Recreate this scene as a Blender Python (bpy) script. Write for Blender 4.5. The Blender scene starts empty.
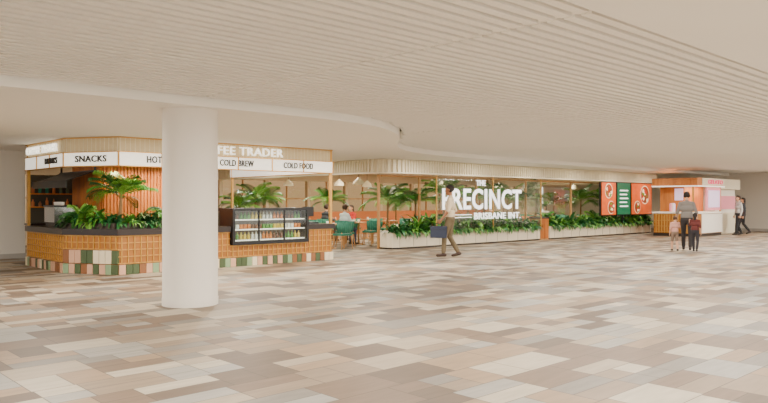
import bpy, math, random
from mathutils import Vector, Matrix
import numpy as np
random.seed(7)
D=bpy.data
def lin(c):
    return tuple(((v/255)/12.92 if v/255<=0.04045 else ((v/255+0.055)/1.055)**2.4) for v in c)
MATS={}
def mat(name,rgb,rough=0.6,metal=0.0,emit=0.0,noise=0.0,nscale=8.0):
    if name in MATS: return MATS[name]
    m=D.materials.new(name); m.use_nodes=True
    nt=m.node_tree; b=nt.nodes['Principled BSDF']
    c=lin(rgb)+(1,)
    b.inputs['Base Color'].default_value=c
    b.inputs['Roughness'].default_value=rough
    b.inputs['Metallic'].default_value=metal
    if emit>0:
        b.inputs['Emission Color'].default_value=c
        b.inputs['Emission Strength'].default_value=emit
    if noise>0:
        tc=nt.nodes.new('ShaderNodeTexCoord'); n=nt.nodes.new('ShaderNodeTexNoise')
        n.inputs['Scale'].default_value=nscale; n.inputs['Detail'].default_value=3
        nt.links.new(tc.outputs['Object'],n.inputs['Vector'])
        mx=nt.nodes.new('ShaderNodeMix'); mx.data_type='RGBA'
        mx.inputs[6].default_value=tuple(max(0,v*(1-noise)) for v in c[:3])+(1,)
        mx.inputs[7].default_value=tuple(min(1,v*(1+noise)) for v in c[:3])+(1,)
        nt.links.new(n.outputs['Fac'],mx.inputs[0]); nt.links.new(mx.outputs[2],b.inputs['Base Color'])
    MATS[name]=m; return m
def mat_wood(name,c1,c2,scale=6,axis=(1,1,.15)):
    m=D.materials.new(name); m.use_nodes=True; nt=m.node_tree; b=nt.nodes['Principled BSDF']
    tc=nt.nodes.new('ShaderNodeTexCoord'); mp=nt.nodes.new('ShaderNodeMapping'); mp.inputs['Scale'].default_value=axis
    n=nt.nodes.new('ShaderNodeTexNoise'); n.inputs['Scale'].default_value=scale; n.inputs['Detail'].default_value=5
    r=nt.nodes.new('ShaderNodeValToRGB'); r.color_ramp.elements[0].position=.3; r.color_ramp.elements[1].position=.7
    r.color_ramp.elements[0].color=lin(c1)+(1,); r.color_ramp.elements[1].color=lin(c2)+(1,)
    nt.links.new(tc.outputs['Object'],mp.inputs['Vector']); nt.links.new(mp.outputs['Vector'],n.inputs['Vector'])
    nt.links.new(n.outputs['Fac'],r.inputs['Fac']); nt.links.new(r.outputs['Color'],b.inputs['Base Color'])
    b.inputs['Roughness'].default_value=.5; MATS[name]=m; return m
def mat_glass(name,rgb=(246,250,248),refl=.05):
    m=D.materials.new(name); m.use_nodes=True; nt=m.node_tree; nt.nodes.clear()
    o=nt.nodes.new('ShaderNodeOutputMaterial'); t=nt.nodes.new('ShaderNodeBsdfTransparent'); g=nt.nodes.new('ShaderNodeBsdfGlossy')
    t.inputs['Color'].default_value=lin(rgb)+(1,); g.inputs['Roughness'].default_value=.03
    x=nt.nodes.new('ShaderNodeMixShader'); x.inputs[0].default_value=refl
    nt.links.new(t.outputs[0],x.inputs[1]); nt.links.new(g.outputs[0],x.inputs[2]); nt.links.new(x.outputs[0],o.inputs[0])
    MATS[name]=m; return m

class B:
    def __init__(s): s.v=[]; s.f=[]; s.m=[]; s.mats=[]; s.sm=[]
    def mi(s,m):
        if m not in s.mats: s.mats.append(m)
        return s.mats.index(m)
    def add(s,vs,fs,m,smooth=False):
        o=len(s.v); s.v+= [tuple(v) for v in vs]; k=s.mi(m)
        for f in fs: s.f.append(tuple(i+o for i in f)); s.m.append(k); s.sm.append(smooth)
    def box(s,x0,x1,y0,y1,z0,z1,m):
        vs=[(x,y,z) for z in (z0,z1) for x,y in ((x0,y0),(x1,y0),(x1,y1),(x0,y1))]
        s.add(vs,[(3,2,1,0),(4,5,6,7),(0,1,5,4),(1,2,6,5),(2,3,7,6),(3,0,4,7)],m)
    def obox(s,c,h,ang,m):
        ca,sa=math.cos(ang),math.sin(ang); vs=[]
        for z in (-1,1):
            for x,y in ((-1,-1),(1,-1),(1,1),(-1,1)):
                X,Y=x*h[0],y*h[1]; vs.append((c[0]+X*ca-Y*sa,c[1]+X*sa+Y*ca,c[2]+z*h[2]))
        s.add(vs,[(3,2,1,0),(4,5,6,7),(0,1,5,4),(1,2,6,5),(2,3,7,6),(3,0,4,7)],m)
    def prism(s,pts,z0,z1,m,smooth=False):
        n=len(pts); vs=[(p[0],p[1],z0) for p in pts]+[(p[0],p[1],z1) for p in pts]
        s.add(vs,[tuple(range(n))[::-1],tuple(range(n,2*n))],m)
        s.add(vs,[(i,(i+1)%n,n+(i+1)%n,n+i) for i in range(n)],m,smooth)
    def lathe(s,c,prof,m,n=24,cap=True):
        vs=[]
        for r,z in prof:
            for i in range(n):
                a=2*math.pi*i/n; vs.append((c[0]+r*math.cos(a),c[1]+r*math.sin(a),c[2]+z))
        fs=[(j*n+i,j*n+(i+1)%n,(j+1)*n+(i+1)%n,(j+1)*n+i) for j in range(len(prof)-1) for i in range(n)]
        s.add(vs,fs,m,True)
        if cap: s.add(vs,[tuple(range(n))[::-1],tuple(range((len(prof)-1)*n,len(prof)*n))],m)
    def capsule(s,p,r1,q,r2,m,n=12,h=3):
        p=Vector(p);q=Vector(q);d=q-p
        if d.length<1e-5: d=Vector((0,0,1e-4)); q=p+d
        d.normalize(); a=d.orthogonal().normalized(); b=d.cross(a)
        rings=[]
        for i in range(1,h+1):
            t=-math.pi/2+math.pi/2*i/h; rings.append((p+d*r1*math.sin(t),r1*math.cos(t)))
        for i in range(0,h):
            t=math.pi/2*i/h; rings.append((q+d*r2*math.sin(t),r2*math.cos(t)))
        vs=[p-d*r1]
        for c,r in rings:
            for i in range(n):
                t=2*math.pi*i/n; vs.append(c+a*r*math.cos(t)+b*r*math.sin(t))
        vs.append(q+d*r2); L=len(vs)-1; fs=[]
        for i in range(n): fs.append((0,1+(i+1)%n,1+i))
        for j in range(len(rings)-1):
            for i in range(n):
                o=1+j*n; fs.append((o+i,o+(i+1)%n,o+n+(i+1)%n,o+n+i))
        o=1+(len(rings)-1)*n
        for i in range(n): fs.append((o+i,o+(i+1)%n,L))
        s.add(vs,fs,m,True)
    def leaf(s,base,az,el,L,w,droop,m,seg=4):
        p=Vector(base); e=el; c=[]; 
        side=Vector((-math.sin(az),math.cos(az),0))
        for i in range(seg+1):
            t=i/seg; c.append((p.copy(),w*math.sin(math.pi*min(1,.12+.88*t))**.8 if i<seg else .002))
            p=p+Vector((math.cos(az)*math.cos(e),math.sin(az)*math.cos(e),math.sin(e)))*(L/seg); e-=droop/seg
        vs=[]
        for q,ww in c: vs+= [q-side*ww*.5,q+side*ww*.5]
        s.add(vs,[(2*i,2*i+1,2*i+3,2*i+2) for i in range(seg)],m,True)
    def frond(s,base,az,el,L,droop,m,ms,n=16,ll=.42):
        p=Vector(base); e=el; seg=n
        for i in range(seg):
            d=Vector((math.cos(az)*math.cos(e),math.sin(az)*math.cos(e),math.sin(e)))
            q=p+d*(L/seg)
            side=Vector((-math.sin(az),math.cos(az),0)); up=side.cross(d)
            w=.009*(1-i/seg)+.003
            s.add([p-side*w,p+side*w,q+side*w,q-side*w],[(0,1,2,3)],ms)
            if i>=2:
                l=ll*L*math.sin(math.pi*(.15+.78*i/seg))
                for sg in (-1,1):
                    t=(side*sg*.85+d*.7+Vector((0,0,-.12))).normalized()
                    mid=q+t*l*.5+Vector((0,0,.03)); tip=q+t*l-Vector((0,0,.05))
                    ww=d*.014*(.6+.5*L)
                    s.add([q-ww,q+ww,mid+ww*1.2,mid-ww*1.2,tip],[(0,1,2,3),(3,2,4)],m)
            p=q; e-=droop/seg
    def obj(s,name,loc=(0,0,0),rot=0,parent=None):
        me=D.meshes.new(name); me.from_pydata(s.v,[],s.f)
        for m in s.mats: me.materials.append(m)
        me.polygons.foreach_set('material_index',s.m); me.polygons.foreach_set('use_smooth',s.sm); me.update()
        o=D.objects.new(name,me); bpy.context.scene.collection.objects.link(o); o.location=loc; o.rotation_euler=(0,0,rot)
        if parent: o.parent=parent
        return o
def inst(o,loc,rot):
    n=D.objects.new(o.name.split('.')[0],o.data); bpy.context.scene.collection.objects.link(n); n.location=loc; n.rotation_euler=(0,0,rot); return n
def text(body,name,p0,ang,w,h,zc,m,parent,thick=.012,off=.0,roll=0):
    c=D.curves.new(name,'FONT'); c.body=body; c.extrude=.02; c.offset=off; c.resolution_u=3; c.space_character=1.08
    o=D.objects.new(name+'_tmp',c); bpy.context.scene.collection.objects.link(o); bpy.context.view_layer.update()
    me=D.meshes.new_from_object(o.evaluated_get(bpy.context.evaluated_depsgraph_get())); D.objects.remove(o)
    co=np.array([v.co[:] for v in me.vertices]); mn=co.min(0); mx=co.max(0)
    for v in me.vertices:
        v.co=((v.co.x-mn[0])/(mx[0]-mn[0])*w,(v.co.y-(mn[1]+mx[1])/2)/(mx[1]-mn[1])*h,v.co.z/.02*thick)
    me.materials.clear(); me.materials.append(m); me.name=name
    o=D.objects.new(name,me); bpy.context.scene.collection.objects.link(o)
    o.location=(p0[0],p0[1],zc); o.rotation_euler=(Matrix.Rotation(ang,3,'Z')@Matrix.Rotation(math.pi/2,3,'X')@Matrix.Rotation(roll,3,'Z')).to_euler()
    o.parent=parent; return o

# ---------- materials
white=mat('white_plaster',(238,231,220),.8)
ceilm=mat('ceiling_white',(249,246,238),.85)
slatm=mat('slat_white',(249,246,238),.6)
backm=mat('slat_back_grey',(90,86,80),.9)
cream=mat('cream_panel',(232,222,196),.6)
lightbox=mat('sign_lightbox',(255,250,238),.5,emit=.8)
creamglow=mat('cream_mesh_panel',(208,190,150),.6,emit=.08)
gold=mat('brushed_gold',(206,156,78),.4,.4)
amber=mat('amber_glazed_tile',(166,106,38),.35,noise=.35,nscale=9)
dark=mat('dark_stone_top',(42,32,28),.3)
black=mat('black_metal',(18,18,20),.4)
txtm=mat('dark_lettering',(36,30,26),.6)
txtw=mat('white_lettering',(255,255,254),.5,emit=1.3)
txtg=mat('cream_lettering',(255,250,236),.5,emit=1.4)
wood=mat_wood('oak_wood',(206,124,48),(168,90,28),7)
woodl=mat_wood('light_wood',(196,146,90),(168,118,66),7)
teal=mat('teal_upholstery',(44,112,90),.8,noise=.1)
tan=mat('tan_upholstery',(176,104,58),.8)
pot=mat('pot_offwhite',(225,216,198),.7)
soil=mat('soil',(60,45,35),.95)
leafs=[mat('leaf_dark',(38,86,34),.45,noise=.35),mat('leaf_mid',(64,128,42),.45,noise=.3),mat('leaf_light',(112,164,60),.45,noise=.25),mat('leaf_blue',(42,104,56),.45,noise=.2)]
stem=mat('stem_green',(120,130,56),.7)
trunk=mat('palm_trunk',(122,92,58),.9,noise=.3,nscale=20)
glass=mat_glass('clear_glass'); tint=mat_glass('tinted_glass',(190,172,146),.04)
tiles=[mat('tile_pink',(214,166,136),.35),mat('tile_sage',(140,164,124),.35),mat('tile_cream',(234,218,184),.35),mat('tile_brown',(140,90,54),.35),mat('tile_moss',(74,90,58),.35)]

# floor material
fm=D.materials.new('stone_tile_floor'); fm.use_nodes=True; nt=fm.node_tree; bs=nt.nodes['Principled BSDF']; Lk=nt.links.new
def M(op,a,b=None,c=None):
    n=nt.nodes.new('ShaderNodeMath'); n.operation=op
    for i,v in enumerate((a,b,c)):
        if v is None: continue
        if isinstance(v,(int,float)): n.inputs[i].default_value=v
        else: Lk(v,n.inputs[i])
    return n.outputs[0]
tc=nt.nodes.new('ShaderNodeTexCoord'); sp=nt.nodes.new('ShaderNodeSeparateXYZ'); Lk(tc.outputs['Object'],sp.inputs[0])
def wn(x,y,z,out='Value'):
    c=nt.nodes.new('ShaderNodeCombineXYZ'); w=nt.nodes.new('ShaderNodeTexWhiteNoise')
    for i,v in enumerate((x,y,z)):
        if isinstance(v,(int,float)): c.inputs[i].default_value=v
        else: Lk(v,c.inputs[i])
    Lk(c.outputs[0],w.inputs['Vector']); return w.outputs[out]
ry=M('DIVIDE',sp.outputs['Y'],.44); row=M('FLOOR',ry); fy=M('FRACT',ry)
rx=M('ADD',M('DIVIDE',sp.outputs['X'],.64),M('MULTIPLY',wn(row,3,1),5.0)); col=M('FLOOR',rx); fx=M('FRACT',rx)
spl=M('GREATER_THAN',wn(row,col,9),.45)
sub=M('MULTIPLY',M('FLOOR',M('MULTIPLY',fy,2.0)),spl)
spx=M('GREATER_THAN',wn(row,col,21),.7)
subx=M('MULTIPLY',M('FLOOR',M('MULTIPLY',fx,2.0)),spx)
idz=M('ADD',M('MULTIPLY',sub,7.0),M('MULTIPLY',subx,13.0))
rv=wn(col,row,idz)
rp=nt.nodes.new('ShaderNodeValToRGB'); rp.color_ramp.interpolation='CONSTANT'
cols=[(158,143,122),(134,117,98),(114,96,80),(146,141,132),(123,116,107),(172,160,140),(99,84,71),(144,122,98)]
els=rp.color_ramp.elements
while len(els)<len(cols): els.new(.5)
for i,c in enumerate(cols): els[i].position=i/len(cols); els[i].color=lin(c)+(1,)
Lk(rv,rp.inputs['Fac'])
def edge(f,w):
    return M('LESS_THAN',M('MINIMUM',f,M('SUBTRACT',1.0,f)),w)
g1=edge(fy,.010); g2=edge(fx,.007)
fy2=M('FRACT',M('MULTIPLY',fy,2.0)); g3=M('MULTIPLY',edge(fy2,.020),spl)
fx2=M('FRACT',M('MULTIPLY',fx,2.0)); g4=M('MULTIPLY',edge(fx2,.014),spx)
g=M('MAXIMUM',M('MAXIMUM',g1,g2),M('MAXIMUM',g3,g4))
nz=nt.nodes.new('ShaderNodeTexNoise'); nz.inputs['Scale'].default_value=3.0; nz.inputs['Detail'].default_value=6
mp=nt.nodes.new('ShaderNodeMapping'); mp.inputs['Scale'].default_value=(.8,5,1); Lk(tc.outputs['Object'],mp.inputs['Vector']); Lk(mp.outputs[0],nz.inputs['Vector'])
mx=nt.nodes.new('ShaderNodeMix'); mx.data_type='RGBA'; mx.blend_type='MULTIPLY'; mx.inputs[0].default_value=1
vv=M('ADD',M('MULTIPLY',nz.outputs['Fac'],.55),.73)
cc=nt.nodes.new('ShaderNodeCombineColor'); [Lk(vv,cc.inputs[i]) for i in range(3)]
Lk(rp.outputs[0],mx.inputs[6]); Lk(cc.outputs[0],mx.inputs[7])
mg=nt.nodes.new('ShaderNodeMix'); mg.data_type='RGBA'; Lk(M('MULTIPLY',g,.8),mg.inputs[0]); Lk(mx.outputs[2],mg.inputs[6]); mg.inputs[7].default_value=lin((74,64,54))+(1,)
Lk(mg.outputs[2],bs.inputs['Base Color']); bs.inputs['Roughness'].default_value=.5; bs.inputs['Specular IOR Level'].default_value=.2

# ---------- shell
U0,U1,V0,V1=-10,37,-8,25
b=B(); b.box(U0,U1,V0,V1,-.2,0,fm); b.obj('floor')
def catmull(P,n=6):
    out=[]
    for i in range(len(P)-1):
        p0=P[max(0,i-1)];p1=P[i];p2=P[i+1];p3=P[min(len(P)-1,i+2)]
        for k in range(n):
            t=k/n
            out.append(tuple(.5*((2*p1[j])+(-p0[j]+p2[j])*t+(2*p0[j]-5*p1[j]+4*p2[j]-p3[j])*t*t+(-p0[j]+3*p1[j]-3*p2[j]+p3[j])*t**3) for j in (0,1)))
    out.append(P[-1]); return out
edgep=catmull([(5.2,8.6),(6.9,8.62),(8.1,8.85),(9.2,9.5),(10.2,10.4),(11.2,11.5),(12.3,12.4),(13.6,13.0),(15.5,13.35),(20,13.6),(U1,13.9)])
def ustart(v):
    if v<8.6: return U0
    for p in edgep:
        if p[1]>=v: return p[0]+.02
    return None
b=B()
b.box(U0,U1,V0,V1,3.06,3.16,backm)
b.prism([(U0,8.6)]+edgep+[(U1,V1),(U0,V1)],2.74,3.06,ceilm)
b.box(U0,U1,V0,2.68,2.84,3.06,ceilm)
b.obj('ceiling')
b=B(); v=2.76; breaks=[-.9,4.7,10.3,15.9,21.5,27.1,32.7]
while v<13.85:
    s=ustart(v) 
    if s is not None:
        c=[s]+[x for x in breaks if x>s+.1]+[U1]
        for a,e in zip(c[:-1],c[1:]): b.box(a+.02,e-.02,v,v+.09,2.86,2.94,slatm)
    v+=.15
for x in breaks: b.box(x-.02,x+.02,2.76,8.5,2.88,2.94,slatm)
b.obj('ceiling_slats')
b=B(); b.box(U0,5.6,19.5,V1,0,2.74,white); b.obj('wall_left')
b=B(); b.box(U1,U1+.2,V0,V1,0,3.02,white); b.obj('wall_right')
b=B(); b.box(36.85,37,V0,V1,0,.12,mat('baseboard_grey',(190,184,176),.6)); b.obj('baseboard_right')
b=B(); b.box(U0,5.6,19.47,19.5,0,.12,MATS['baseboard_grey']); b.obj('baseboard_left')
bw=mat('back_wall_beige',(206,188,160),.8)
b=B(); b.box(5.6,U1,V1,V1+.2,0,.55,bw); b.box(5.6,U1,V1,V1+.2,2.35,3.02,bw)
x=5.6
while x<U1: b.box(x,x+.14,V1,V1+.2,.55,2.35,bw); x+=2.2
b.obj('wall_back')
b=B(); b.box(5.7,U1,V1+.08,V1+.1,.55,2.35,tint)
x=6.7
while x<U1: b.box(x,x+.04,V1+.05,V1+.12,.55,2.35,woodl); x+=2.2
b.box(5.7,U1,V1+.05,V1+.12,1.55,1.6,woodl); b.obj('window_1')
b=B(); 
x=U0
while x<U1: b.box(x,x+.1,V0,V0+.1,0,3.0,white); x+=3
b.box(U0,U1,V0,V0+.1,0,.12,white); b.box(U0,U1,V0,V0+.1,2.7,2.84,white); b.obj('light_opening_frame')  # unseen frames behind the camera, left glassless to let world light in
# columns
b=B(); b.lathe((4.77,9.09,0),[(.385,0),(.385,.1),(.38,.11),(.38,2.74)],mat('column_white',(230,222,210),.7),48); b.obj('structural_column')
b=B(); b.lathe((35.3,10.9,0),[(.385,0),(.385,.1),(.38,.11),(.38,2.85)],MATS['column_white'],32); b.obj('structural_column')

# ---------- helpers for polylines
def offs(P,d):
    out=[]
    for i,p in enumerate(P):
        ns=[]
        for a,c in ((i-1,i),(i,i+1)):
            if a<0 or c>=len(P): continue
            dx,dy=P[c][0]-P[a][0],P[c][1]-P[a][1]; l=math.hypot(dx,dy); ns.append((-dy/l,dx/l))
        if len(ns)==1: n=ns[0]; k=1
        else:
            n=(ns[0][0]+ns[1][0],ns[0][1]+ns[1][1]); l=math.hypot(*n); n=(n[0]/l,n[1]/l); k=1/(n[0]*ns[0][0]+n[1]*ns[0][1])
        out.append((p[0]+n[0]*d*k,p[1]+n[1]*d*k))
    return out
def band(b,P,d0,d1,z0,z1,m):
    a=offs(P,d0); c=offs(P,d1)
    for i in range(len(P)-1): b.prism([a[i],a[i+1],c[i+1],c[i]],z0,z1,m)
def along(P,step):
    out=[]
    for (x0,y0),(x1,y1) in zip(P[:-1],P[1:]):
        l=math.hypot(x1-x0,y1-y0); n=max(1,round(l/step)); a=math.atan2(y1-y0,x1-x0)
        for i in range(n): t=(i+.5)/n; out.append((x0+(x1-x0)*t,y0+(y1-y0)*t,a,l/n))
    return out

# ---------- coffee kiosk
A=(4.97,17.2);Bp=(4.97,14.8);C=(5.62,13.64);Dp=(11.03,13.64);E=(11.03,16.4)
F1=(8.12,13.64);F2=(10.25,13.64)
b=B()
left=[A,Bp,C,F1]; right=[F2,Dp,E]
for P in (left,right):
    band(b,P,.02,.10,0,.78,amber)
    band(b,P,-.04,.62,.78,.90,dark)
    band(b,P,.50,.56,0,.78,woodl)
band(b,[F1,F2],.02,.10,0,.48,amber)
def grid(P,z0,z1):
    for x,y,a,l in along(P,.13): b.obox((x-.01*math.sin(a),y+.01*math.cos(a),(z0+z1)/2),(.009,.014,(z1-z0)/2),a,gold)
    n=max(2,round((z1-z0)/.13))
    for i in range(n+1): band(b,P,-.004,.02,z0+(z1-z0)*i/n-.009,z0+(z1-z0)*i/n+.009,gold)
grid([A,Bp],.22,.76); grid([C,F1],.22,.76); grid([F2,Dp],.22,.76); grid([Dp,E],.22,.76); grid([F1,F2],.22,.46); grid([Bp,C],.5,.76)
def tileband(P,z0,z1,step=.16):
    for x,y,a,l in along(P,step):
        b.obox((x,y,(z0+z1)/2),(l/2-.006,.03,(z1-z0)/2-.004),a,random.choice(tiles))
tileband([A,Bp,C,Dp,E],0,.2,.14)
tileband([Bp,C],.21,.48,.14)
kiosk=b.obj('coffee_kiosk_counter')
# fascia
FP=[(4.97,17.3),Bp,C,Dp,(11.03,18.4)]
b=B()
band(b,FP,0,.08,2.17,2.43,lightbox)
band(b,FP,.03,.07,2.45,2.74,creamglow)
for z in (2.15,2.43): band(b,FP,-.015,.10,z,z+.018,gold)
band(b,FP,-.005,.09,2.715,2.735,gold)
for x,y,a,l in along(FP,.9): b.obox((x+l/2*math.cos(a),y+l/2*math.sin(a),2.3),(.01,.02,.14),a,gold)
for x,y,a,l in along(FP,.1): b.obox((x-.03*math.sin(a),y+.03*math.cos(a),2.59),(.005,.006,.145),a,cream)
b.box(Dp[0]-.06,Dp[0]-.0,Dp[1]+.02,Dp[1]+.08,.9,2.74,gold)
b.box(4.99,5.05,17.2,17.26,0,2.74,gold); b.box(10.95,11.01,18.3,18.36,0,2.74,gold)
fascia=b.obj('kiosk_sign_fascia',parent=kiosk)
text('HOT FOOD','hot_food_lettering',(6.2,13.63),0,.8,.14,2.305,txtm,fascia,off=.012)
text('COLD BREW','cold_brew_lettering',(7.86,13.63),0,.86,.14,2.305,txtm,fascia,off=.012)
text('COLD FOOD','cold_food_lettering',(9.55,13.63),0,.86,.14,2.305,txtm,fascia,off=.012)
text('COFFEE TRADER','main_sign_lettering',(7.15,13.60),0,2.35,.18,2.575,txtg,fascia,.02,off=.0)
an=math.atan2(C[1]-Bp[1],C[0]-Bp[0]); ux,uy=math.cos(an),math.sin(an)
text('SNACKS','snacks_lettering',(Bp[0]+ux*.3+uy*.015,Bp[1]+uy*.3-ux*.015),an,.75,.13,2.305,txtm,fascia,off=.01)
text('DRINKS','side_lettering',(4.955,15.9),-math.pi/2,.75,.13,2.305,txtm,fascia,off=.01)
text('COFFEE TRADER','side_sign_lettering',(4.94,17.1),-math.pi/2,2.0,.17,2.575,txtg,fascia,.02,off=.0)
# feature wood box
b=B(); b.box(5.8,8.2,14.95,16.6,0,2.7,wood)
x=5.83
while x<8.2: b.box(x,x+.045,14.92,14.95,.05,2.7,wood); x+=.075
y=15.0
while y<16.6: b.box(5.77,5.8,y,y+.045,.05,2.7,wood); y+=.075
b.obj('timber_feature_partition')
# back bar
b=B(); b.box(5.3,10.8,17.9,18.3,0,.88,mat('cabinet_olive',(70,66,52),.6)); b.box(5.25,10.85,17.85,18.35,.88,.93,dark)
b.box(5.3,8.0,18.32,18.36,.93,2.1,MATS['cabinet_olive'])
for z in (1.3,1.62): b.box(5.3,8.0,18.08,18.32,z,z+.03,wood)
for z in (1.33,1.65):
    x=5.4
    while x<7.9:
        h=random.uniform(.12,.22); b.lathe((x,18.2,z),[(.035,0),(.04,h*.6),(.015,h*.8),(.015,h)],random.choice([tiles[3],tiles[4],teal,tan,amber]),10); x+=.16
b.obj('back_bar_shelf')
b=B(); b.box(5.1,5.55,15.75,16.4,1.0,1.33,mat('steel',(180,182,184),.25,.9)); b.box(5.08,5.57,15.72,16.43,1.33,1.37,black)
b.box(5.12,5.53,15.77,16.38,.9,1.0,black)
for y in (15.95,16.2):
    b.capsule((5.5,y,1.12),.03,(5.62,y,1.12),.03,MATS['steel']); b.capsule((5.62,y,1.12),.012,(5.74,y,1.1),.015,black)
for i in range(5): b.lathe((5.3,15.82+i*.12,1.37),[(.03,0),(.04,.07),(.036,.07),(.028,.01)],white,12,False)
b.obj('espresso_machine')
b=B()
vs=[(5.1,15.0,1.88),(5.1,17.2,1.88),(5.7,17.2,2.1),(5.7,15.0,2.1)]; b.add(vs,[(0,1,2,3)],black)
b.box(5.09,5.11,15.0,17.2,1.74,1.89,black); b.box(5.68,5.72,15.0,17.2,2.08,2.12,black)
for y in (15.05,17.1): b.box(5.68,5.72,y,y+.03,2.1,2.72,black); b.capsule((5.1,y,1.88),.01,(5.7,y,2.1),.01,black,8)
b.obj('black_awning')
# display fridge
b=B(); x0,x1=8.14,10.23
b.box(x0,x1,13.56,14.2,.48,.56,black); b.box(x0,x1,13.56,14.2,1.24,1.30,black)
b.box(x0,x0+.06,13.56,14.2,.56,1.24,black); b.box(x1-.06,x1,13.56,14.2,.56,1.24,black)
b.box(x0,x1,14.12,14.2,.56,1.24,mat('fridge_glow_back',(120,104,82),.5,emit=.3))  # back panel glows to stand in for lighting inside the fridge
b.box(x0+.06,x1-.06,13.575,13.585,.56,1.24,glass)
for xx in (8.83,9.53): b.box(xx-.015,xx+.015,13.565,13.6,.56,1.24,black)
bot=[mat('bottle_green',(96,156,62),.3),mat('bottle_yellow',(236,204,70),.3),mat('bottle_white',(245,243,235),.3),mat('bottle_orange',(226,130,44),.3),mat('box_brown',(120,76,48),.6)]
for k,z in enumerate((.56,.80,1.02)):
    b.box(x0+.06,x1-.06,13.66,14.12,z-.0,z+.02,black)
    b.box(x0+.06,x1-.06,13.655,13.665,z+.0,z+.03,lightbox)
    for yy in (13.75,13.9):
        x=x0+.12
        while x<x1-.1:
            m=bot[(int((x-x0)/.3)+k*2)%5]; h=.17
            if k==1: b.box(x-.035,x+.035,yy-.03,yy+.03,z+.02,z+.13,m)
            else: b.lathe((x,yy,z+.02),[(.034,0),(.034,h*.6),(.013,h*.8),(.013,h)],m,10)
            x+=.1
b.obj('display_fridge')
b=B(); b.box(10.4,10.75,13.85,14.15,.90,.94,black); b.box(10.5,10.53,13.98,14.02,.94,1.1,black); b.obox((10.52,13.98,1.2),(.17,.012,.12),.0,black); b.obj('point_of_sale_terminal')

# ---------- plants
def foliage(b,x,y,z,L,n=14,w=.05,low=False,mats=leafs):
    m=random.choice(mats)
    for i in range(n):
        az=random.uniform(0,6.28); el=random.uniform(.0 if low else .5,1.4)
        b.leaf((x,y,z),az,el,L*random.uniform(.7,1.15),w*random.uniform(.7,1.4),random.uniform(1.0,2.4),m)
def palm(b,x,y,z,h,L,n=14,trunkh=.5):
    b.capsule((x,y,z),.045,(x+.03,y,z+trunkh),.03,trunk)
    for i in range(n):
        b.frond((x+.03,y,z+trunkh),i*2.4+random.uniform(-.3,.3),random.uniform(.35,1.45),L*random.uniform(.8,1.1),random.uniform(.8,1.8),random.choice(leafs[:3]),stem)
b=B()
for x,y,a,l in along([(5.2,15.3),(5.2,14.95),(5.75,14.0),(7.6,13.95)],.2):
    b.obox((x,y,.955),(l/2+.02,.13,.055),a,mat('trough_dark',(70,60,52),.6))
    for k in range(4): foliage(b,x+random.uniform(-.1,.1),y+random.uniform(-.1,.1),1.0,.36,13,.055,True)
for x,y in ((5.3,14.75),(5.5,14.5),(6.3,14.1),(6.9,14.1),(7.3,14.1)): foliage(b,x,y,1.0,.5,14,.08)
palm(b,5.85,14.15,1.0,1,.72,24,.5); palm(b,6.75,14.1,1.0,1,.42,14,.12); palm(b,5.3,14.8,1.0,1,.4,12,.1)
b.obj('counter_planting')
def potted(x,y,h,L,n=18):
    b=B(); b.lathe((0,0,0),[(.2,0),(.27,.5),(.24,.5),(.23,.44)],pot,24,False); b.lathe((0,0,0),[(.2,0),(.23,.44)],soil,16)
    palm(b,0,0,.42,1,L,n,h-.42); return b.obj('potted_palm',(x,y,0),random.uniform(0,6))
for a in ((12.9,20,1.5,.9),(11.9,19.4,1.2,.75),(15.8,16.7,1.45,.95),(24.2,17.2,1.45,1.0),(26.0,17.0,1.3,.85),(28.1,17.0,1.45,.95),(30.4,17.2,1.4,.9),(20.4,21,1.5,.9),(14.9,22.6,1.4,.9),(25.6,21.5,1.5,.9),(10.2,19.6,1.35,.8),(17.2,21.6,1.4,.9)): potted(*a)
# precinct planters
plm=mat('planter_cream',(234,222,196),.6,noise=.04)
def planter(x0,x1,name,rnd=False):
    b=B(); P=[(x0,15.2),(x1,15.2),(x1,15.75),(x0,15.75)]
    if rnd: P=[(x0,15.75),(x0,15.45),(x0+.07,15.28),(x0+.25,15.2),(x1,15.2),(x1,15.75)]
    b.prism(P,.05,.5,plm); b.prism([(p[0]+.01,p[1]+.03) for p in P],0,.05,dark)
    x=x0+.3
    while x<x1-.1:
        b.box(x,x+.01,15.19,15.2,.06,.49,mat('joint_grey',(190,180,165),.8)); x+=.6
    x=x0+.1
    while x<x1-.05:
        foliage(b,x,15.32+random.uniform(-.08,.05),.5,.40,14,.08,True)
        foliage(b,x+.07,15.5,.52,random.uniform(.38,.55),13,.07)
        for k in range(5):
            b.leaf((x+random.uniform(-.1,.1),15.24,.5),-math.pi/2+random.uniform(-.9,.9),random.uniform(0,.7),random.uniform(.22,.42),.07,random.uniform(1.8,2.8),random.choice(leafs))
        if random.random()<.12: foliage(b,x,15.5,.5,random.uniform(.7,.95),10,.10)
        if random.random()<.12: palm(b,x,15.5,.5,1,.5,12,.2)
        x+=.15
    return b.obj(name)
planter(14.6,22.3,'planter_box',True); planter(22.95,31.2,'planter_box')
b=B(); b.box(16.2,22.2,15.9,16.5,0,.5,plm); b.box(16.25,22.15,15.95,16.45,.48,.52,soil)
x=16.35
while x<22.1:
    foliage(b,x,16.2+random.uniform(-.12,.12),.5,random.uniform(.6,.85),12,.11)
    foliage(b,x,16.1,.5,.6,12,.1,True)
    x+=.25
for x,h in ((16.6,.85),(18.0,1.05),(20.2,1.0),(21.6,1.0)): palm(b,x,16.2,.5,1,.95,18,h)
b.obj('tropical_planting_bed')
b=B(); b.box(22.35,22.9,15.22,15.7,0,.8,woodl); b.box(22.33,22.92,15.2,15.72,.8,.86,dark)
for i in range(7): b.box(22.38+i*.075,22.42+i*.075,15.2,15.22,.05,.8,wood)
b.obj('waiter_station')
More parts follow.
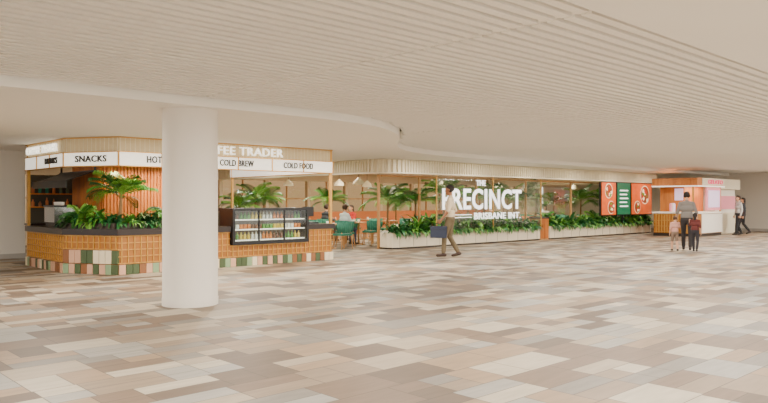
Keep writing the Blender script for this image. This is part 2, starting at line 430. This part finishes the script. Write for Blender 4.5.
# canopy
cp=[(14.2,24.9),(14.2,15.9)]+[(14.2+.8*(1-math.cos(t)),15.9-.8*math.sin(t)) for t in [math.pi/2*i/8 for i in range(1,9)]]+[(31.6,15.1),(31.6,24.9)]
b=B(); band(b,cp,.03,.12,2.34,2.73,cream); band(b,cp,-.02,.14,2.30,2.34,cream)
for x,y,a,l in along(cp,.12): b.obox((x,y,2.53),(.012,.03,.19),a,cream)
b.obj('canopy_fascia')
b=B()
for u in (14.6,16.4,19.3,22.25,25.4,28.5,31.25):
    b.box(u-.03,u+.03,15.78,15.85,0,2.28,woodl)
b.box(14.7,31.3,15.8,15.83,2.22,2.28,woodl); b.box(22.3,31.2,15.805,15.825,.55,2.22,glass)
b.box(16.5,22.3,15.14,15.155,.5,2.24,glass)
for u in (16.5,19.4,22.28): b.box(u-.012,u+.012,15.13,15.165,.45,2.28,gold)
scr=b.obj('glass_screen')
text('THE','the_lettering',(18.45,15.12),0,.5,.19,2.08,txtw,scr,off=.01)
text('PRECINCT','precinct_lettering',(16.75,15.12),0,4.25,.70,1.53,txtw,scr,.01,off=.02)
text('BRISBANE INT.','airport_lettering',(18.35,15.12),0,2.6,.22,.96,txtw,scr,off=.01)
b=B(); b.box(17.1,18.2,15.11,15.125,1.0,1.02,txtw); b.box(17.1,18.2,15.11,15.125,.91,.93,txtw); o=b.obj('underline_rule',parent=scr)
# digital screens
org=mat('screen_orange',(214,88,24),.4,emit=.35,noise=.4,nscale=3); grn=mat('screen_green',(10,104,70),.4,emit=.35)
b=B(); b.box(26.5,27.75,15.06,15.16,.85,2.28,black); b.box(27.8,29.0,15.06,15.16,.85,2.28,black); b.box(29.05,31.0,15.06,15.16,.85,2.28,black)
for u in (27.1,28.4,30): b.box(u-.03,u+.03,15.1,15.14,.45,.85,black)
b.box(26.54,27.71,15.05,15.06,.89,2.25,org); b.box(27.84,28.96,15.05,15.06,.89,2.25,grn); b.box(29.09,30.96,15.05,15.06,.89,2.25,org)
food=[mat('food_white',(250,226,186),.5,emit=.4),mat('food_red',(186,40,20),.5,emit=.3),mat('food_leaf',(86,138,40),.5,emit=.3),mat('food_brown',(140,64,24),.5,emit=.3)]
def disc(cx,cz,r,m,y=15.045):
    vs=[(cx+r*math.cos(t*math.pi/10),y,cz+r*math.sin(t*math.pi/10)) for t in range(20)]; b.add(vs,[tuple(range(20))[::-1]],m)
for cx,cz,r in ((27.1,1.9,.32),(30.3,1.75,.42),(29.6,1.2,.28),(27.3,1.2,.28)):
    disc(cx,cz,r,food[0]); disc(cx,cz,r*.9,food[3],15.04)
    for k in range(14): disc(cx+random.uniform(-.6,.6)*r,cz+random.uniform(-.6,.6)*r,r*.22,food[k%4],15.035-k*.001)
for i in range(5): b.box(28.05,28.75-.1*(i%2),15.04,15.05,1.9-i*.17,1.95-i*.17,txtw)
b.obj('digital_menu_screen')

# ---------- furniture
def chairmesh(m):
    b=B(); b.prism([(-.22,-.2),(.22,-.2),(.24,.2),(.18,.24),(-.18,.24),(-.24,.2)],.42,.48,m)
    n=10; P=[]
    for i in range(n+1):
        t=math.pi*(1.08+.84*i/n) ; P.append((.26*math.cos(t),.0+.25*math.sin(t)))
    for i in range(n):
        a,c=P[i],P[i+1]; k=1.16
        vs=[(a[0],a[1],.5),(c[0],c[1],.5),(c[0]*k,c[1]*k,.82),(a[0]*k,a[1]*k,.82),(a[0]*.9,a[1]*.9,.5),(c[0]*.9,c[1]*.9,.5),(c[0]*k*.92,c[1]*k*.92,.82),(a[0]*k*.92,a[1]*k*.92,.82)]
        b.add(vs,[(0,1,2,3),(5,4,7,6),(3,2,6,7),(1,0,4,5),(0,3,7,4),(2,1,5,6)],m,True)
    for sx in (-1,1):
        b.capsule((sx*.18,.18,.43),.018,(sx*.21,.21,.012),.012,woodl,8); b.capsule((sx*.18,-.17,.5),.018,(sx*.22,-.22,.012),.012,woodl,8)
    return b
CH={}
def chair(kind,x,y,rot):
    if kind not in CH: CH[kind]=chairmesh(teal if kind==0 else tan).obj('dining_chair',(x,y,0),rot); return
    inst(CH[kind],(x,y,0),rot)
tb=None
def table(x,y):
    global tb
    if tb is None:
        b=B(); b.lathe((0,0,0),[(.24,0),(.24,.02),(.035,.04),(.03,.71),(.1,.72),(.33,.72),(.35,.735),(.35,.75)],woodl,32)
        b.lathe((.1,.1,.75),[(.03,0),(.04,.09),(.036,.09),(.028,.01)],white,12,False); b.lathe((-.15,.05,.75),[(.05,0),(.1,.02),(.1,.025)],white,16)
        tb=b.obj('dining_table',(x,y,0),0)
    else: inst(tb,(x,y,0),random.uniform(0,6))
TT=[(15.6,17.9,0),(16.4,19.9,0),(19.3,17.9,0),(20.9,18.9,1),(24.6,18.9,0),(26.2,18.0,1),(29.2,18.0,0),(15.2,21.4,1),(18.4,20.6,1),(22.6,20.9,0),(13.6,17.0,0),(13.9,19.3,0),(27.6,20.2,0),(29.9,20.6,1),(12.2,21.6,1),(21.8,17.6,0),(17.6,18.4,0)]
for x,y,k in TT:
    table(x,y); chair(k,x-.66,y,-math.pi/2); chair(k,x+.66,y,math.pi/2)
    if k==0: chair(k,x,y-.66,0); chair(k,x,y+.66,math.pi)
b=B(); b.box(15,31,23.6,24.2,0,.45,tan); b.box(15,31,24.2,24.4,0,1.0,tan); 
x=15
while x<31: b.box(x,x+.02,23.58,24.2,.1,.46,dark); x+=1.6
b.obj('banquette_seat')
# pendant lamps over the tables
pb=B(); pb.lathe((0,0,0),[(.19,0),(.17,.1),(.06,.2),(.02,.24)],cream,24,False); pb.capsule((0,0,.06),.05,(0,0,.07),.05,mat('bulb_glow',(255,224,170),.5,emit=6),12); pb.capsule((0,0,.24),.006,(0,0,.70),.006,black,6)
po=None
for x,y,k in TT[:12]:
    if y>17.5 and x>14.5:
        if po is None: po=pb.obj('pendant_lamp',(x,y,2.03))
        else: inst(po,(x,y,2.03),0)

# ---------- right hand kiosk
pink=mat('pink_panel',(236,146,160),.5,emit=.2); lilac=mat('lilac_screen',(222,196,226),.4,emit=.7)
woodg=mat_wood('warm_wood',(212,132,56),(180,104,38),7)
b=B()
pts=[(28.9,13.95),(28.9,12.4),(28.98,12.2),(29.2,12.1),(31.4,12.1),(31.4,13.95)]
b.prism(pts,.12,.95,amber); b.prism([(p[0]*.998+.06,p[1]*.998+.05) for p in pts],0,.12,dark)
top=[(28.84,14.0),(28.84,12.35),(28.93,12.12),(29.18,12.04),(31.46,12.04),(31.46,14.0)]
b.prism(top,.95,1.02,white)
b.box(29.5,31.4,12.9,13.95,1.02,2.1,woodg)
b.box(29.3,31.4,12.08,12.1,.14,.93,white)
b.prism(top,2.1,2.42,woodg)
band(b,[(28.83,14.0),(28.83,12.35),(28.92,12.11),(29.17,12.03),(31.47,12.03)],-.02,.0,2.06,2.11,lightbox)
band(b,[(29.17,12.03),(31.47,12.03)],-.02,.0,2.13,2.42,cream)
b.box(29.0,29.06,12.3,12.36,1.02,2.1,gold); b.box(31.3,31.36,12.12,12.18,1.02,2.1,gold)
b.box(29.8,31.25,12.1,12.16,1.08,2.04,pink); b.box(29.95,31.1,12.08,12.1,1.2,1.92,lilac)
b.box(29.46,29.5,12.95,13.3,1.5,2.0,lilac)
for i in range(12): b.box(28.86,28.9,12.5+i*.12,12.53+i*.12,.14,.93,gold)
for i in range(4): b.box(28.86,28.9,12.42,13.95,.16+i*.24,.18+i*.24,gold)
for i,x in enumerate((29.1,29.25,29.4)): b.lathe((x,13.3,1.02),[(.05,0),(.06,.3),(.03,.36)],[pink,white,lilac][i],12)
k2=b.obj('dessert_kiosk')
text('GELATO','kiosk_sign_lettering',(29.7,11.99),0,1.5,.18,2.27,mat('pink_lettering',(240,80,120),.5,emit=.6),k2,off=.02)
b=B(); b.box(31.9,34.2,12.6,15,0,2.0,white); b.box(31.85,34.25,12.5,12.6,.0,.95,cream); b.box(31.9,34.2,12.58,12.6,1.1,1.7,pink); b.box(31.8,34.3,12.4,15.1,2.0,2.45,cream); b.obj('retail_stall')

# ---------- people
def human(name,loc,yaw,H,J={},shirt=(220,215,205),pants=(60,60,65),skin=(196,150,120),hair=(50,36,28),shoe=(40,32,28),vox=.013,headyaw=0,sleeve=True,longhair=False,bag=None,grip=('L','R'),wide=1.0,shortp=False,pack=None):
    s=H/1.78
    P=dict(pelvis=(0,0,.95),chest=(0,.0,1.27),neck=(0,-.01,1.49),head=(0,.015,1.655),
      hipL=(-.09,0,.92),hipR=(.09,0,.92),kneeL=(-.1,.03,.5),kneeR=(.1,.03,.5),ankL=(-.1,-.02,.09),ankR=(.1,-.02,.09),
      shL=(-.175,-.01,1.42),shR=(.175,-.01,1.42),elL=(-.23,-.04,1.13),elR=(.23,-.04,1.13),wrL=(-.24,.04,.88),wrR=(.24,.04,.88),toeL=(0,1,-.0),toeR=(0,1,-.0))
    P.update(J); P={k:Vector(v) for k,v in P.items()}
    ms=mat(name+'_shirt%d%d%d'%shirt,shirt,.85); mp_=mat(name+'_trousers%d%d%d'%pants,pants,.85); mk=mat('skin%d%d%d'%skin,skin,.6); mh=mat('hair%d%d%d'%hair,hair,.8); msh=mat('shoe%d%d%d'%shoe,shoe,.5)
    X=Vector((1,0,0)); caps=[]
    def c(p,r1,q,r2,m): caps.append((Vector(p),r1,Vector(q),r2,m))
    pe,chs,ne,he=P['pelvis'],P['chest'],P['neck'],P['head']; w=wide
    c(pe-X*.065,.108*w,pe+X*.065,.108*w,mp_)
    md=(pe+chs)/2
    c(md-X*.06+Vector((0,0,-.01)),.104*w,md+X*.06,.104*w,ms); c(pe+(chs-pe)*.3-X*.065,.110*w,pe+(chs-pe)*.3+X*.065,.110*w,ms)
    c(chs-X*.08,.118*w,chs+X*.08,.118*w,ms)
    uc=chs+(ne-chs)*.62; c((P['shL']+uc)/2,.085,(P['shR']+uc)/2,.085,ms)
    c(uc,.08,ne,.06,ms); c(P['shL'],.062,uc,.075,ms); c(P['shR'],.062,uc,.075,ms)
    c(ne,.05,he+Vector((0,-.01,-.06)),.052,mk)
    for sd in 'LR':
        hp,kn,ak=P['hip'+sd],P['knee'+sd],P['ank'+sd]
        c(hp,.095,kn,.066,mp_); c(kn,.066,ak+(kn-ak)*.12,.056,mk if shortp else mp_)
        t=P['toe'+sd].normalized(); 
        c(ak+Vector((0,0,-.035))-t*.04,.042,ak+Vector((0,0,-.045))+t*.15,.036,msh); c(ak,.042,ak+Vector((0,0,-.03)),.045,msh)
        sh,el,wr=P['sh'+sd],P['el'+sd],P['wr'+sd]
        c(sh,.06,el,.048,ms); 
        if sleeve: c(el,.048,wr+(el-wr)*.08,.038,ms); c(wr+(el-wr)*.1,.027,wr,.026,mk)
        else: c(el+(sh-el)*.1,.040,wr,.027,mk)
    R=Matrix.Rotation(headyaw,3,'Z')
    def hd(x,y,z): return he+R@Vector((x,y,z))
    c(hd(0,-.015,.025),.09,hd(0,.02,.02),.086,mk); c(hd(0,.03,-.03),.07,hd(0,.048,-.075),.045,mk)
    c(hd(0,.098,.0),.010,hd(0,.112,-.03),.014,mk)
    for sx in (-1,1): c(hd(sx*.088,.0,.01),.014,hd(sx*.09,-.004,-.025),.012,mk)
    c(hd(0,-.03,.04),.094,hd(0,.0,.05),.092,mh)
    c(hd(-.05,-.035,.0),.055,hd(.05,-.035,.0),.055,mh)
    if longhair: c(hd(0,-.05,0),.075,hd(0,-.075,-.17),.05,mh)
    tmp=B(); dm=ms
    for p,r1,q,r2,m in caps: tmp.capsule(p,r1,q,r2,dm)
    o=tmp.obj('tmp_body'); r=o.modifiers.new('r','REMESH'); r.mode='VOXEL'; r.voxel_size=vox; sm=o.modifiers.new('s','SMOOTH'); sm.iterations=3; sm.factor=.5
    bpy.context.view_layer.update()
    me=D.meshes.new_from_object(o.evaluated_get(bpy.context.evaluated_depsgraph_get())); D.objects.remove(o)
    nv=len(me.vertices); co=np.zeros(nv*3); me.vertices.foreach_get('co',co); co=co.reshape(-1,3)
    fs=[tuple(p.vertices) for p in me.polygons]
    fc=np.array([co[list(f)].mean(0) for f in fs]); best=np.full(len(fs),9.); idx=np.zeros(len(fs),int)
    for k,(p,r1,q,r2,m) in enumerate(caps):
        p_=np.array(p);d=np.array(q)-p_;dd=max(d@d,1e-9); t=np.clip(((fc-p_)@d)/dd,0,1)
        ds=np.linalg.norm(fc-(p_+t[:,None]*d),axis=1)-(r1+(r2-r1)*t)
        u=ds<best; best[u]=ds[u]; idx[u]=k
    out=B(); out.v+=[tuple(x) for x in co]
    for f,k in zip(fs,idx): out.f.append(f); out.m.append(out.mi(caps[k][4])); out.sm.append(True)
    ey=mat('eye_dark',(30,24,22),.3); ew=mat('eye_white',(235,232,228),.3); lip=mat('lips',(150,80,75),.6)
    for sx in (-1,1):
        out.capsule(hd(sx*.032,.094,.0),.0125,hd(sx*.034,.094,.0),.0125,ew,8,2); out.capsule(hd(sx*.032,.103,.0),.007,hd(sx*.032,.104,.0),.007,ey,8,2)
        out.capsule(hd(sx*.018,.102,.022),.005,hd(sx*.046,.092,.024),.004,mh,6,2)
    out.capsule(hd(-.02,.094,-.07),.006,hd(.02,.094,-.07),.006,lip,8,2)
    for sd in 'LR':
        wr,el=P['wr'+sd],P['el'+sd]; d=(wr-el).normalized(); sx=-1 if sd=='L' else 1
        fwd=Vector((0,1,0)); fwd=(fwd-d*fwd.dot(d)).normalized() if abs(d.y)<.9 else Vector((0,0,1))
        nrm=d.cross(fwd)*sx*-1
        inn=Vector((-sx,0,0)); 
        if nrm.dot(inn)<0: nrm=-nrm
        out.capsule(wr,.024,wr+d*.03,.026,mk,10)
        for j,(oy,ln) in enumerate(((.03,.072),(.01,.08),(-.01,.074),(-.03,.058))):
            kn=wr+d*.085+fwd*oy; out.capsule(wr+d*.02+fwd*oy*.6,.015,kn,.0125,mk,8,2)
            cu=.9 if sd in grip else .35
            d1=(d*math.cos(cu)+nrm*math.sin(cu)); d2=(d*math.cos(cu*2.2)+nrm*math.sin(cu*2.2))
            k2_=kn+d1*ln*.55; out.capsule(kn,.0098,k2_,.0088,mk,8,2); out.capsule(k2_,.0088,k2_+d2*ln*.45,.0072,mk,8,2)
        tb0=wr+d*.025+fwd*.025; t1=tb0+(d*.6+fwd*.7+nrm*.3).normalized()*.04; out.capsule(tb0,.013,t1,.011,mk,8,2); out.capsule(t1,.011,t1+(d*.8+fwd*.2+nrm*.5).normalized()*.03,.008,mk,8,2)
        if bag==sd:
            bm=mat('briefcase_navy',(28,38,62),.5); cpt=wr+d*.10; out.box(cpt.x-.05,cpt.x+.05,cpt.y-.2,cpt.y+.2,cpt.z-.36,cpt.z-.07,bm)
            out.box(cpt.x-.053,cpt.x+.053,cpt.y-.2,cpt.y+.2,cpt.z-.16,cpt.z-.15,black)
            for a,e in (((0,-.07,-.07),(0,-.06,0)),((0,-.06,0),(0,.06,0)),((0,.06,0),(0,.07,-.07))): out.capsule(cpt+Vector(a),.009,cpt+Vector(e),.009,black,8,2)
    if pack:
        pm=mat('backpack%d%d%d'%pack,pack,.8); q=chs+Vector((0,-.19,.0)); out.capsule(q+Vector((-.06,0,-.13)),.09,q+Vector((-.06,0,.1)),.085,pm); out.capsule(q+Vector((.06,0,-.13)),.09,q+Vector((.06,0,.1)),.085,pm); out.capsule(q+Vector((0,-.05,-.12)),.09,q+Vector((0,-.04,.02)),.08,pm)
        for sx in (-.11,.11): out.capsule(q+Vector((sx,.05,.12)),.018,q+Vector((sx,.27,.08)),.018,pm,8,2)
    out.v=[(x*s,y*s,z*s) for x,y,z in out.v]
    return out.obj(name,loc,yaw)
stride=dict(kneeL=(-.09,.2,.52),ankL=(-.09,.27,.10),kneeR=(.09,-.02,.5),ankR=(.09,-.30,.13),toeR=(0,1,-.35),hipL=(-.085,.02,.91),hipR=(.085,-.02,.91))
stride2=dict(kneeL=(-.09,.13,.51),ankL=(-.09,.16,.09),kneeR=(.09,.02,.5),ankR=(.09,-.20,.11),toeR=(0,1,-.2),hipL=(-.085,.02,.91),hipR=(.085,-.02,.91))
J=dict(stride2); J.update(elL=(-.25,.02,1.14),wrL=(-.26,.20,.92),elR=(.24,-.12,1.15),wrR=(.23,.02,.93))
human('walking_man',(13.77,12.16,0),math.radians(38),1.88,J,shirt=(214,196,166),pants=(104,90,66),bag='L',vox=.011,sleeve=False,skin=(146,98,68),hair=(34,26,22),shoe=(60,40,30),wide=1.12)
J=dict(elL=(-.27,.0,1.14),wrL=(-.30,.14,.92),elR=(.27,.0,1.14),wrR=(.28,.12,.92),kneeL=(-.1,.12,.5),ankL=(-.1,.14,.09),ankR=(.1,-.12,.1))
human('walking_father',(20.68,8.97,0),math.radians(-70),1.74,J,shirt=(120,114,110),pants=(52,48,50),sleeve=False,hair=(40,32,28),wide=1.05)
J=dict(elR=(.24,.05,1.2),wrR=(.28,.2,1.38),kneeL=(-.1,.12,.5),ankL=(-.1,.16,.09),ankR=(.1,-.14,.1))
human('walking_child',(20.22,9.12,0),math.radians(-50),1.02,J,shirt=(190,140,126),pants=(120,100,86),sleeve=False,shortp=True,hair=(70,46,30),wide=1.08,grip=('R',))
J=dict(elL=(-.24,.05,1.2),wrL=(-.28,.15,1.38),kneeL=(-.1,.12,.5),ankL=(-.1,.16,.09),ankR=(.1,-.14,.1))
human('walking_child',(20.38,8.60,0),math.radians(-80),1.12,J,shirt=(92,38,36),pants=(44,40,46),sleeve=False,hair=(36,28,26),longhair=True,wide=1.05,grip=('L',))
J=dict(stride2); human('walking_traveller',(31.75,11.55,0),math.radians(50),1.70,J,shirt=(180,178,174),pants=(30,30,34),sleeve=True,pack=(40,42,50),vox=.015)
J=dict(stride); human('walking_traveller',(33.0,11.8,0),math.radians(30),1.62,J,shirt=(52,50,56),pants=(40,38,42),vox=.015,longhair=True)
SJ=dict(pelvis=(0,0,.56),chest=(0,.03,.87),neck=(0,.05,1.09),head=(0,.085,1.255),hipL=(-.09,.02,.54),hipR=(.09,.02,.54),kneeL=(-.11,.42,.53),kneeR=(.11,.42,.53),ankL=(-.11,.40,.09),ankR=(.11,.40,.09),
 shL=(-.175,.04,1.02),shR=(.175,.04,1.02),elL=(-.23,.14,.79),elR=(.23,.14,.79),wrL=(-.14,.36,.82),wrR=(.14,.36,.82))
human('seated_diner',(14.94,17.9,0),-math.pi/2,1.75,SJ,shirt=(206,214,212),pants=(60,70,90),vox=.015,hair=(60,40,26))
human('seated_diner',(17.06,19.9,0),math.pi/2,1.7,SJ,shirt=(176,40,34),pants=(50,50,60),vox=.015,longhair=True)
human('seated_diner',(15.74,19.9,0),-math.pi/2,1.75,SJ,shirt=(60,66,72),pants=(50,50,60),vox=.015)
human('seated_diner',(23.94,18.9,0),-math.pi/2,1.75,SJ,shirt=(150,110,86),pants=(50,50,60),vox=.015)
human('seated_diner',(26.86,18.0,0),math.pi/2,1.68,SJ,shirt=(232,228,220),pants=(50,50,60),vox=.015,longhair=True)

# ---------- lights
def area(name,loc,sx,sy,p,col=(1,.955,.88),rot=(0,0,0)):
    l=D.lights.new(name,'AREA'); l.shape='RECTANGLE'; l.size=sx; l.size_y=sy; l.energy=p; l.color=col
    o=D.objects.new(name,l); o.location=loc; o.rotation_euler=rot; bpy.context.scene.collection.objects.link(o); return o
for v in (1.4,-1.5,-4.5): area('added_ceiling_fill',(13,v,2.83),44,.12,1700)  # invented strips outside the view, added to light the hall evenly
def down(x,y,z,p=110,col=(1,.93,.82)):
    l=D.lights.new('added_down_fill','AREA'); l.shape='DISK'; l.size=.14; l.energy=p; l.color=col  # small lamps added where light from the strips falls off
    o=D.objects.new('added_down_fill',l); o.location=(x,y,z); bpy.context.scene.collection.objects.link(o)
for u in range(0,36,4): down(u+1.5,5.2,2.84,150)
for u in (-4,0,3.5,7,10.5): down(u,11.4,2.73,150)
for u in (14,18,22,26,30,34): down(u,9.6,2.84,150)
for u,v in ((9.4,15.3),(12.5,17),(12.5,21),(9,21)): down(u,v,2.72,100)
for u in (15,18,21,24,27,30): down(u,14.0,2.73,55)
for u in (16,20,24,28): area('precinct_fill_light',(u,18.5,2.72),1.2,.6,170,(1,.84,.62))  # panels added to brighten the dining interior, both rows
for u in (16,20,24,28): area('precinct_fill_light',(u,22,2.72),1.2,.6,120,(1,.84,.62))
area('counter_strip_light',(8.3,13.55,2.14),5.2,.06,60,(1,.8,.52))
area('partition_fill_light',(7.0,14.55,2.14),2.4,.08,50,(1,.8,.52))  # added lamp that brightens the timber partition
area('stall_fill_light',(30.2,12.6,2.08),1.8,.3,30,(1,.85,.65))  # added fill lamp for the dessert kiosk
w=D.worlds.new('world'); bpy.context.scene.world=w; w.use_nodes=True; bg=w.node_tree.nodes['Background']; bg.inputs[0].default_value=(1,.96,.885,1); bg.inputs[1].default_value=2.2

# ---------- camera
cd=D.cameras.new('camera'); cam=D.objects.new('camera',cd); bpy.context.scene.collection.objects.link(cam)
cd.sensor_width=36; cd.lens=36*700/768; cam.location=(0,0,1.45); cam.rotation_euler=(math.pi/2,0,-math.asin(.684)); cd.clip_end=200
bpy.context.scene.camera=cam
